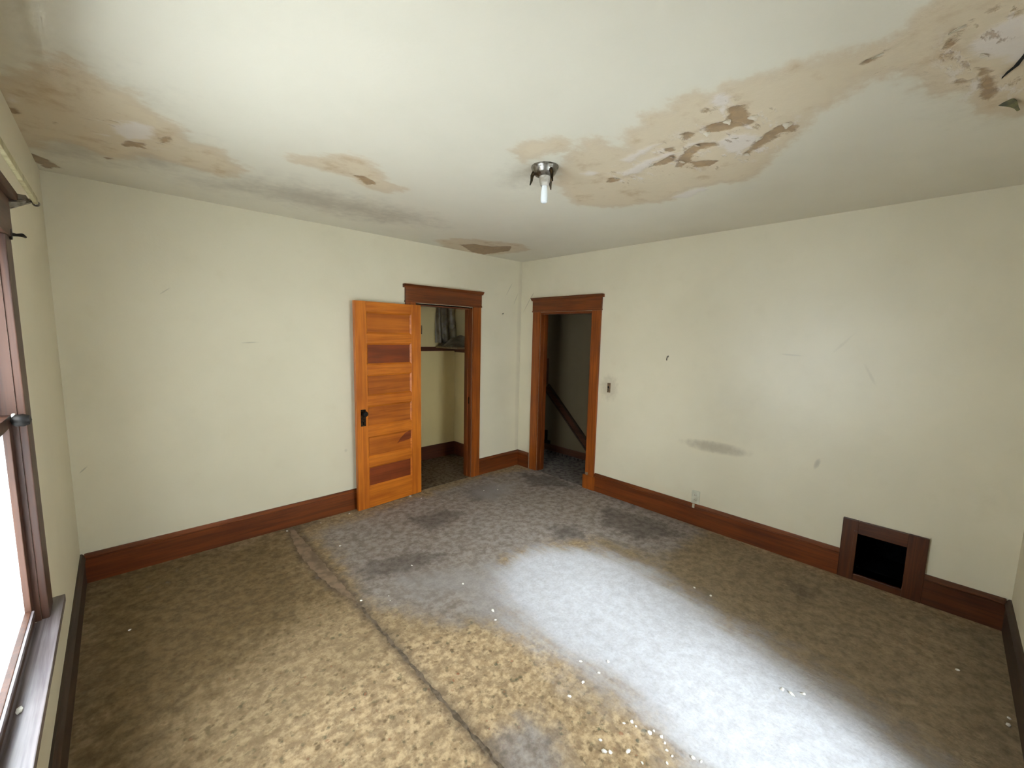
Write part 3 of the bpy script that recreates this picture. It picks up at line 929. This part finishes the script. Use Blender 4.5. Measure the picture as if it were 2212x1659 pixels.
st = empty('stair_rail', (HX, -.1, .7), label='dark sloping stair rail board crossing the hall doorway', category='rail')
def slope_box(y0, z0, y1, z1, wdt, x0, x1):
    d = Vector((y1 - y0, z1 - z0)).normalized()
    n = Vector((-d.y, d.x)) * wdt / 2
    return [(y0 + n.x, z0 + n.y), (y1 + n.x, z1 + n.y), (y1 - n.x, z1 - n.y), (y0 - n.x, z0 - n.y)]
def rail_part(name, off, wdt, x0, x1, mat):
    y0, z0, y1, z1 = .268, .965, -.75, -.005
    d = Vector((y1 - y0, z1 - z0)).normalized()
    n = Vector((d.y, -d.x)) * -1
    bm = bmesh.new()
    p = [(a + .1, b - .7) for a, b in slope_box(y0 + n.x * off, z0 + n.y * off, y1 + n.x * off, z1 + n.y * off, wdt, x0, x1)]
    bm_prism(bm, p, 0, x0 - HX, x1 - HX)
    obj(name, bm, mat, st)
rail_part('rail_board', 0.0, .10, HX - .022, HX, M['hall_wood'])
rail_part('moulding', .052, .02, HX - .034, HX, M['dark_y'])
rail_part('moulding', -.052, .02, HX - .034, HX, M['dark_y'])
boxes('post', [((-.035, .352, .30), (-.0, .385, .69))], M['hall_wood'], st, .003)
bk = empty('wall_bracket', (HX, .2, .15), label='small black bracket low on the hall wall', category='bracket')
boxes('stem', [((-.02, .03, -.04), (-.0, .075, .15))], M['black_iron'], bk, .003)
boxes('foot', [((-.03, -.03, -.05), (-.0, .075, -.0))], M['black_iron'], bk, .003)
rnd = random.Random(3)
for k in range(20):
    y = -.56 + .036 * k
    s = rnd.uniform(.010, .017)
    bm = bmesh.new()
    bmesh.ops.create_icosphere(bm, subdivisions=1, radius=s)
    for v in bm.verts:
        v.co *= rnd.uniform(.6, 1.2)
        v.co.z *= .45
    zmin = min(v.co.z for v in bm.verts)
    o = obj('debris_scrap', bm, M['debris'], label='dark dry scrap on the hall floor by the baseboard', category='debris', group='debris along the hall baseboard')
    o.location = (HX - .04 - s - (k % 2) * .045 - rnd.uniform(0, .03), y, .002 - zmin)
    o.rotation_euler = (0, 0, rnd.uniform(0, 6))

# ---------------------------------------------------------------- windows
def window(name, axis, at, inward, a, b, z0, z1, label, mats, pane):
    """double-hung sash window; u runs a..b along the wall, d is depth towards the room"""
    e = empty(name, kind='structure', label=label)
    mz, mh = mats

    def B(u0, u1, d0, d1, za, zb):
        p, q = at + inward * d0, at + inward * d1
        lo, hi = min(p, q), max(p, q)
        return ((lo, u0, za), (hi, u1, zb)) if axis == 0 else ((u0, lo, za), (u1, hi, zb))
    cw = .115
    boxes('casing', [B(a - cw, a, 0, .02, z0 + .0, z1)], mz, e, .003)
    boxes('casing', [B(b, b + cw, 0, .02, z0 + .0, z1)], mz, e, .003)
    boxes('head_board', [B(a - cw - .005, b + cw + .005, 0, .025, z1, z1 + .135)], mh, e, .003)
    boxes('cap_moulding', [B(a - cw - .025, b + cw + .025, 0, .045, z1 + .135, z1 + .165)], mh, e, .006)
    boxes('stool', [B(a - cw - .05, b + cw + .05, -.012, .05, z0 - .03, z0), B(a, b, -.14, -.01, z0 - .03, z0 - .004)], M['sill'] if axis == 0 else mh, e, .003)
    boxes('jamb', [B(a - .002, a + .004, -.15, .0, z0, z1)], mz, e)
    boxes('jamb', [B(b - .004, b + .002, -.15, .0, z0, z1)], mz, e)
    boxes('head_jamb', [B(a, b, -.15, 0, z1 - .004, z1 + .002)], mh, e)
    boxes('outer_frame', [B(a - .06, a + .03, -.20, -.14, z0 - .06, z1 + .06), B(b - .03, b + .06, -.20, -.14, z0 - .06, z1 + .06),
                          B(a, b, -.20, -.14, z1 - .03, z1 + .06), B(a, b, -.22, -.14, z0 - .06, z0 + .015)], mz, e)
    zm = (z0 + z1) / 2 + .06
    for nm, d0, d1, zb, zt, br, tr in (('lower_sash', -.05, -.015, z0 + .004, zm + .02, .065, .04), ('upper_sash', -.09, -.055, zm - .02, z1 - .006, .04, .055)):
        s = boxes(nm, [B(a + .004, a + .052, d0, d1, zb, zt), B(b - .052, b - .004, d0, d1, zb, zt),
                       B(a + .052, b - .052, d0, d1, zb, zb + br), B(a + .052, b - .052, d0, d1, zt - tr, zt)], mz, e, .002)
        boxes('pane', [B(a + .05, b - .05, (d0 + d1) / 2 - .0015, (d0 + d1) / 2 + .0015, zb + br - .004, zt - tr + .004)], pane, s)
        if nm == 'lower_sash':
            boxes('bottom_bead', [B(a + .05, b - .05, d1, d1 + .006, zb + br - .02, zb + br - .002)], M['sill'], s)
            boxes('sash_lock', [B((a + b) / 2 - .03, (a + b) / 2 + .03, d0, d1, zt, zt + .02)], M['dark_metal'], s)
    return e


w1 = window('window_1', 0, XL, 1, W1['a'], W1['b'], W1['z0'], W1['z1'], 'bright sash window with worn brown casing at the left edge', (M['old_z'], M['old_y']), M['window_film'])
w2 = window('window_2', 1, YF, 1, W2['a'], W2['b'], W2['z0'], W2['z1'], 'sash window in the wall behind the camera', (M['old_z'], M['old_x']), M['glass'])
# paint chip and dark latch at the end of the meeting rail
boxes('paint_chip', [((XL - .012, -1.676, 1.395), (XL - .002, -1.655, 1.42))], M['plaster'], w1, .004, label='pale chip of bare paint by the meeting rail')
bm = bmesh.new()
bm_lathe(bm, [(0, 0), (.012, .004), (.02, .012), (.022, .03), (.016, .045), (0, .05)], 16, Matrix.Translation((XL - .012, -1.70, 1.40)) @ Matrix.Rotation(math.pi / 2, 4, 'Y'))
obj('latch', bm, M['black_iron'], w1, smooth=True, label='dark rounded sash latch')
# a chip of paint lying on the stool
bm = bmesh.new()
bmesh.ops.create_icosphere(bm, subdivisions=1, radius=.012, matrix=Matrix.Diagonal((.7, 1.5, .35, 1)))
pc = obj('plaster_chip', bm, M['plaster'], label='pale plaster chip lying on the left window sill', category='plaster chip')
pc.location = (XL + .0, -2.16, W1['z0'] + .0035)

# ---------------------------------------------------------------- curtain hardware
cr = empty('curtain_rod', (XL + .085, -1.5, 2.18), label='cream curtain rod with grey bracket at upper left', category='curtain rod')
boxes('rod', [((-.006, -2.0, -.012), (.006, .01, .012))], M['rod'], cr, .003)
bm = bmesh.new()
bm_tube(bm, [(-.075, -.03, -.03), (-.04, -.015, -.02), (-.012, .0, -.004)], [.018, .012, .008], 8)
bm_prism(bm, [(-.07, -.05), (-.01, -.012), (-.02, .01), (-.07, .012)], 1, -.016, -.004)
obj('bracket', bm, M['steel'], cr, smooth=True)
bm = bmesh.new()
bmesh.ops.create_uvsphere(bm, u_segments=12, v_segments=8, radius=.011, matrix=Matrix.Translation((.0, .018, -.008)))
obj('finial', bm, M['steel'], cr, smooth=True)
rb = empty('rod_bracket', (XL + .02, -1.56, 2.04), label='small black rod bracket on the window casing', category='bracket')
bm = bmesh.new()
bm_lathe(bm, [(0, 0), (.02, 0), (.018, .006), (0, .008)], 14, Matrix.Rotation(math.pi / 2, 4, 'Y'))
obj('rosette', bm, M['black_iron'], rb, smooth=True)
bm = bmesh.new()
bm_tube(bm, [(.004, 0, 0), (.016, .01, .001), (.028, .022, .004), (.034, .034, .0)], [.007, .005, .007, .004], 8)
obj('hook', bm, M['black_iron'], rb, smooth=True)

# ---------------------------------------------------------------- closet door leaf
A_ = Vector((-1.513, -.055))
B_ = Vector((-2.235, -.105))
dd = B_ - A_
rz = math.atan2(dd.y, dd.x)
# local frame: +x runs from hinge to free edge, front face looks along local -y after the half turn
dr = empty('door_1', (A_.x, A_.y, .008), rz, kind='structure', label='open orange pine closet door with six level panels')
DW, DH, DT = .722, 2.0, .035
def L(x0, x1, z0, z1, y0=-DT, y1=0.0):
    return ((x0, y0, z0), (x1, y1, z1))
# front face at local y = 0 must look at the room: local y axis points away from the room or towards it
ny = Vector((-math.sin(rz), math.cos(rz)))
SGN = 1 if ny.dot(Vector((CAM.x, CAM.y)) - A_) > 0 else -1
def F(x0, x1, z0, z1, d0, d1):      # d = depth behind the front face
    ya, yb = -SGN * d0, -SGN * d1
    return ((x0, min(ya, yb), z0), (x1, max(ya, yb), z1))
boxes('stile', [F(0, .115, 0, DH, 0, DT)], M['door_v'], dr, .002)
boxes('stile', [F(DW - .115, DW, 0, DH, 0, DT)], M['door_v'], dr, .002)
tops = [1.905, 1.610, 1.312, 1.013, .710, .412]
bots = [t - .205 for t in tops]
edges = [DH] + [v for t, b in zip(tops, bots) for v in (t, b)] + [0.0]
for k in range(0, len(edges), 2):
    boxes('rail', [F(.115, DW - .115, edges[k + 1], edges[k], 0.0005, DT)], M['door_h'], dr, .002)
for k, (t, b) in enumerate(zip(tops, bots)):
    m = M['panel_red'] if k in (1, 5) else M['panel_h']
    bm = bmesh.new()
    bm_box(bm, *F(.113, DW - .113, b - .002, t + .002, .013, .022))
    pn = obj('panel', bm, m, dr, **({'label': 'red brown panel'} if k in (1, 5) else {}))
    # sticking: sloped moulding round the panel
    bm = bmesh.new()
    x0, x1 = .115, DW - .115
    w = .014
    o4 = [(x0, b), (x1, b), (x1, t), (x0, t)]
    i4 = [(x0 + w, b + w), (x1 - w, b + w), (x1 - w, t - w), (x0 + w, t - w)]
    vo = [bm.verts.new((x, -SGN * .002, z)) for x, z in o4]
    vi = [bm.verts.new((x, -SGN * .0128, z)) for x, z in i4]
    vb = [bm.verts.new((x, -SGN * .0128, z)) for x, z in o4]
    for i in range(4):
        j = (i + 1) % 4
        bm.faces.new((vo[i], vo[j], vi[j], vi[i]))
        bm.faces.new((vi[i], vi[j], vb[j], vb[i]))
        bm.faces.new((vb[i], vb[j], vo[j], vo[i]))
    obj('moulding', bm, M['door_h'], pn)
# splintered dark patch in the fifth panel
bm = bmesh.new()
pts = [(.118, .81 - .008), (.118, .72), (.15, .70), (.285, .685), (.24, .735), (.19, .775)]
a = [bm.verts.new((x, -SGN * .009, z - .09)) for x, z in pts]
b = [bm.verts.new((x, -SGN * .0135, z - .09)) for x, z in pts]
bm.faces.new(a)
for i in range(len(pts)):
    bm.faces.new((a[i], b[i], b[(i + 1) % len(pts)], a[(i + 1) % len(pts)]))
obj('split_patch', bm, M['panel_red'], dr, label='dark red split patch near the hinge side')
# lock plate, knob, keyhole
lp = boxes('lock_plate', [F(.632, .682, .825, .985, -.004, 0)], M['dark_metal'], dr, .003, label='tall dark metal lock plate')
bm = bmesh.new()
face = Matrix.Translation((.657, SGN * .004, .948)) @ Matrix.Rotation(-SGN * math.pi / 2, 4, 'X')
bm_lathe(bm, [(.011, 0), (.011, .018), (.016, .022), (.026, .03), (.028, .04), (.022, .052), (0, .056)], 20, face)
obj('knob', bm, M['black_iron'], lp, smooth=True)
bm = bmesh.new()
bm_box(bm, *F(.652, .662, .838, .868, -.006, -.003), bevel=.001)
obj('keyhole', bm, M['hole_black'], lp)
for z in (.28, 1.75):
    bm = bmesh.new()
    bm_tube(bm, [(-.006, SGN * .003, z - .045), (-.006, SGN * .003, z + .045)], .006, 10)
    obj('hinge', bm, M['dark_metal'], dr, smooth=True)

# ---------------------------------------------------------------- ceiling light
lt = empty('ceiling_light', (-2.052, -2.236, HC - .0), label='bare ceiling light with steel canopy, shade holder claws and white bulb', category='ceiling light')
bm = bmesh.new()
bm_lathe(bm, [(.0, .004), (.074, .004), (.076, -.006), (.072, -.014), (.066, -.02), (.062, -.034), (.052, -.046), (.034, -.052), (0, -.053)], 40)
obj('canopy', bm, M['steel'], lt, smooth=True)
bm = bmesh.new()
bm_lathe(bm, [(.03, -.05), (.03, -.075), (.027, -.085), (.022, -.1), (.0, -.1)], 24)
obj('socket', bm, M['socket'], lt, smooth=True)
bm = bmesh.new()
bm_lathe(bm, [(0, -.09), (.0135, -.092), (.014, -.11), (.017, -.125), (.019, -.15), (.0195, -.175), (.018, -.186), (.01, -.191), (0, -.192)], 24)
obj('bulb', bm, M['bulb'], lt, smooth=True)
for k, ang in enumerate((math.radians(135), math.radians(255), math.radians(15))):
    bm = bmesh.new()
    c, s_ = math.cos(ang), math.sin(ang)
    bm_tube(bm, [(.058 * c, .058 * s_, -.03), (.07 * c, .07 * s_, -.05), (.072 * c, .072 * s_, -.075), (.08 * c, .08 * s_, -.098)], [.012, .010, .007, .003], 8)
    obj('claw', bm, M['dark_metal'], lt, smooth=True)

# ---------------------------------------------------------------- vent in the right wall
vt = empty('floor_vent', (0, -3.67, 0), label='wooden framed open floor vent with black hole in right wall', category='vent')
y0, y1 = -3.90 + 3.67, -3.449 + 3.67
ya, yb = VO[0] + 3.67, VO[1] + 3.67
boxes('frame_board', [((-.024, yb, .0), (0, y1, .45))], M['vent_z'], vt, .003)
boxes('frame_board', [((-.024, y0, .0), (0, ya, .45))], M['vent_z'], vt, .003)
boxes('frame_board', [((-.023, ya, VO[3]), (0, yb, .449))], M['vent_y'], vt, .003)
boxes('frame_board', [((-.023, ya, .0), (0, yb, VO[2]))], M['vent_y'], vt, .003)
boxes('inner_bead', [((-.030, yb - .0, VO[2]), (-.0, yb + .022, VO[3] + .02))], M['vent_z'], vt, .003)
bm = bmesh.new()
for lo, hi in (((0, ya - .004, VO[2]), (.45, ya, VO[3])), ((0, yb, VO[2]), (.45, yb + .004, VO[3])), ((0, ya, VO[3]), (.45, yb, VO[3] + .004)), ((0, ya, VO[2] - .004), (.45, yb, VO[2])), ((.45, ya, VO[2]), (.455, yb, VO[3]))):
    bm_box(bm, lo, hi)
obj('duct', bm, M['hole_black'], vt, label='black duct')

# ---------------------------------------------------------------- outlet, switch, hooks
ol = empty('wall_outlet', (0, -2.372, .262), label='cream painted-over outlet just above the right baseboard', category='outlet')
bm = bmesh.new()
bm_box(bm, (-.007, -.037, -.06), (0, .037, .066), .005)
obj('cover_plate', bm, M['cream_plastic'], ol, smooth=True)
for z in (.024, -.022):
    bm = bmesh.new()
    bm_lathe(bm, [(0, 0), (.017, 0), (.017, .003), (.014, .004), (0, .004)], 20, Matrix.Translation((-.007, 0, z)) @ Matrix.Rotation(-math.pi / 2, 4, 'Y'))
    r = obj('socket_face', bm, M['cream_plastic'], ol, smooth=True)
    boxes('slot', [((-.0115, -.008, z - .006), (-.0105, -.005, z + .006)), ((-.0115, .005, z - .006), (-.0105, .008, z + .006))], M['switch'], r)
boxes('paint_drip', [((-.03, -.004, -.095), (-.021, .016, -.055))], M['cream_plastic'], ol, .003)
sw = empty('light_switch', (0, -1.375, 1.185), label='bare brown light switch without cover beside the hall doorway', category='switch')
boxes('switch_body', [((-.006, -.019, -.052), (0, .019, .052))], M['switch'], sw, .003)
boxes('toggle', [((-.02, -.005, -.004), (-.006, .005, .018))], M['black_iron'], sw, .002)
for nm, loc, lab in (('wall_hook', (0, -2.014, 1.546), 'small grey hook high on the right wall'),):
    h = empty(nm, loc, label=lab, category='hook')
    bm = bmesh.new()
    bm_lathe(bm, [(0, 0), (.008, 0), (.007, .003), (0, .004)], 12, Matrix.Translation((0, 0, .01)) @ Matrix.Rotation(-math.pi / 2, 4, 'Y'))
    obj('base', bm, M['steel'], h, smooth=True)
    bm = bmesh.new()
    bm_tube(bm, [(-.002, 0, .01), (-.014, 0, .008), (-.02, .002, -.006), (-.018, .004, -.02), (-.008, .008, -.026)], .0042, 8)
    obj('stem', bm, M['steel'], h, smooth=True)
nl = empty('nail', (-.327, 0, 1.982), label='small nail between the closet and the far corner', category='nail')
bm = bmesh.new()
bm_tube(bm, [(0, 0, 0), (0, -.016, .004)], .003, 8)
obj('shank', bm, M['steel'], nl)
bm = bmesh.new()
bm_tube(bm, [(0, -.016, .004), (0, -.019, .005)], .008, 10)
obj('head', bm, M['steel'], nl)

# ---------------------------------------------------------------- plaster crumbs
rnd = random.Random(11)
protos = []
for k in range(6):
    bm = bmesh.new()
    bmesh.ops.create_icosphere(bm, subdivisions=1, radius=.008)
    for v in bm.verts:
        v.co *= rnd.uniform(.7, 1.25)
        v.co.z *= .6
    bmesh.ops.recalc_face_normals(bm, faces=bm.faces[:])
    me = bpy.data.meshes.new('plaster_crumb')
    bm.to_mesh(me)
    bm.free()
    me.materials.append(M['plaster'])
    protos.append(me)
def crumb_words(x, y):
    if x > -.85 and y < -3:
        return 'white plaster crumb in the dim right corner in front of the vent', 'crumbs in the right corner'
    if y > -.45:
        return 'white plaster crumb lying along the foot of the closet wall', 'crumbs along the closet wall'
    if x < -3.2:
        return 'lone plaster crumb on the dark carpet near the left window', None
    if x < -2.76:
        return 'plaster crumb sitting on the dark carpet seam at the pale strip end', None
    if x < -2.5 and y > -2:
        return 'white plaster crumb a little right of the carpet seam', 'crumbs beside the seam'
    if y > -1.5:
        return 'white plaster crumb on the grey carpet before the doorways', 'crumbs before the doorways'
    if x > -1.62:
        return 'white plaster crumb along the wall side of the bright dusty streak', 'crumbs on the far side of the streak'
    if y < -2.95:
        return 'white plaster crumb scattered on tan carpet at the near end of the streak', 'crumbs at the near end of the streak'
    return 'white plaster crumb on the seam side edge of the bright dusty streak', 'crumbs on the near side of the streak'


for i, (x, y) in enumerate(CRUMBS):
    o = bpy.data.objects.new('plaster_crumb', protos[i % 6])
    s = rnd.uniform(.55, 1.25)
    o.scale = (s, s * rnd.uniform(1, 1.7), s)
    o.rotation_euler = (0, 0, rnd.uniform(0, 6.28))
    o.location = (x, min(y, -.035) if y > -.035 else y, .0035 * s)
    lab, grp = crumb_words(x, y)
    o['label'] = lab
    o['category'] = 'plaster crumb'
    if grp:
        o['group'] = grp
    COL.objects.link(o)
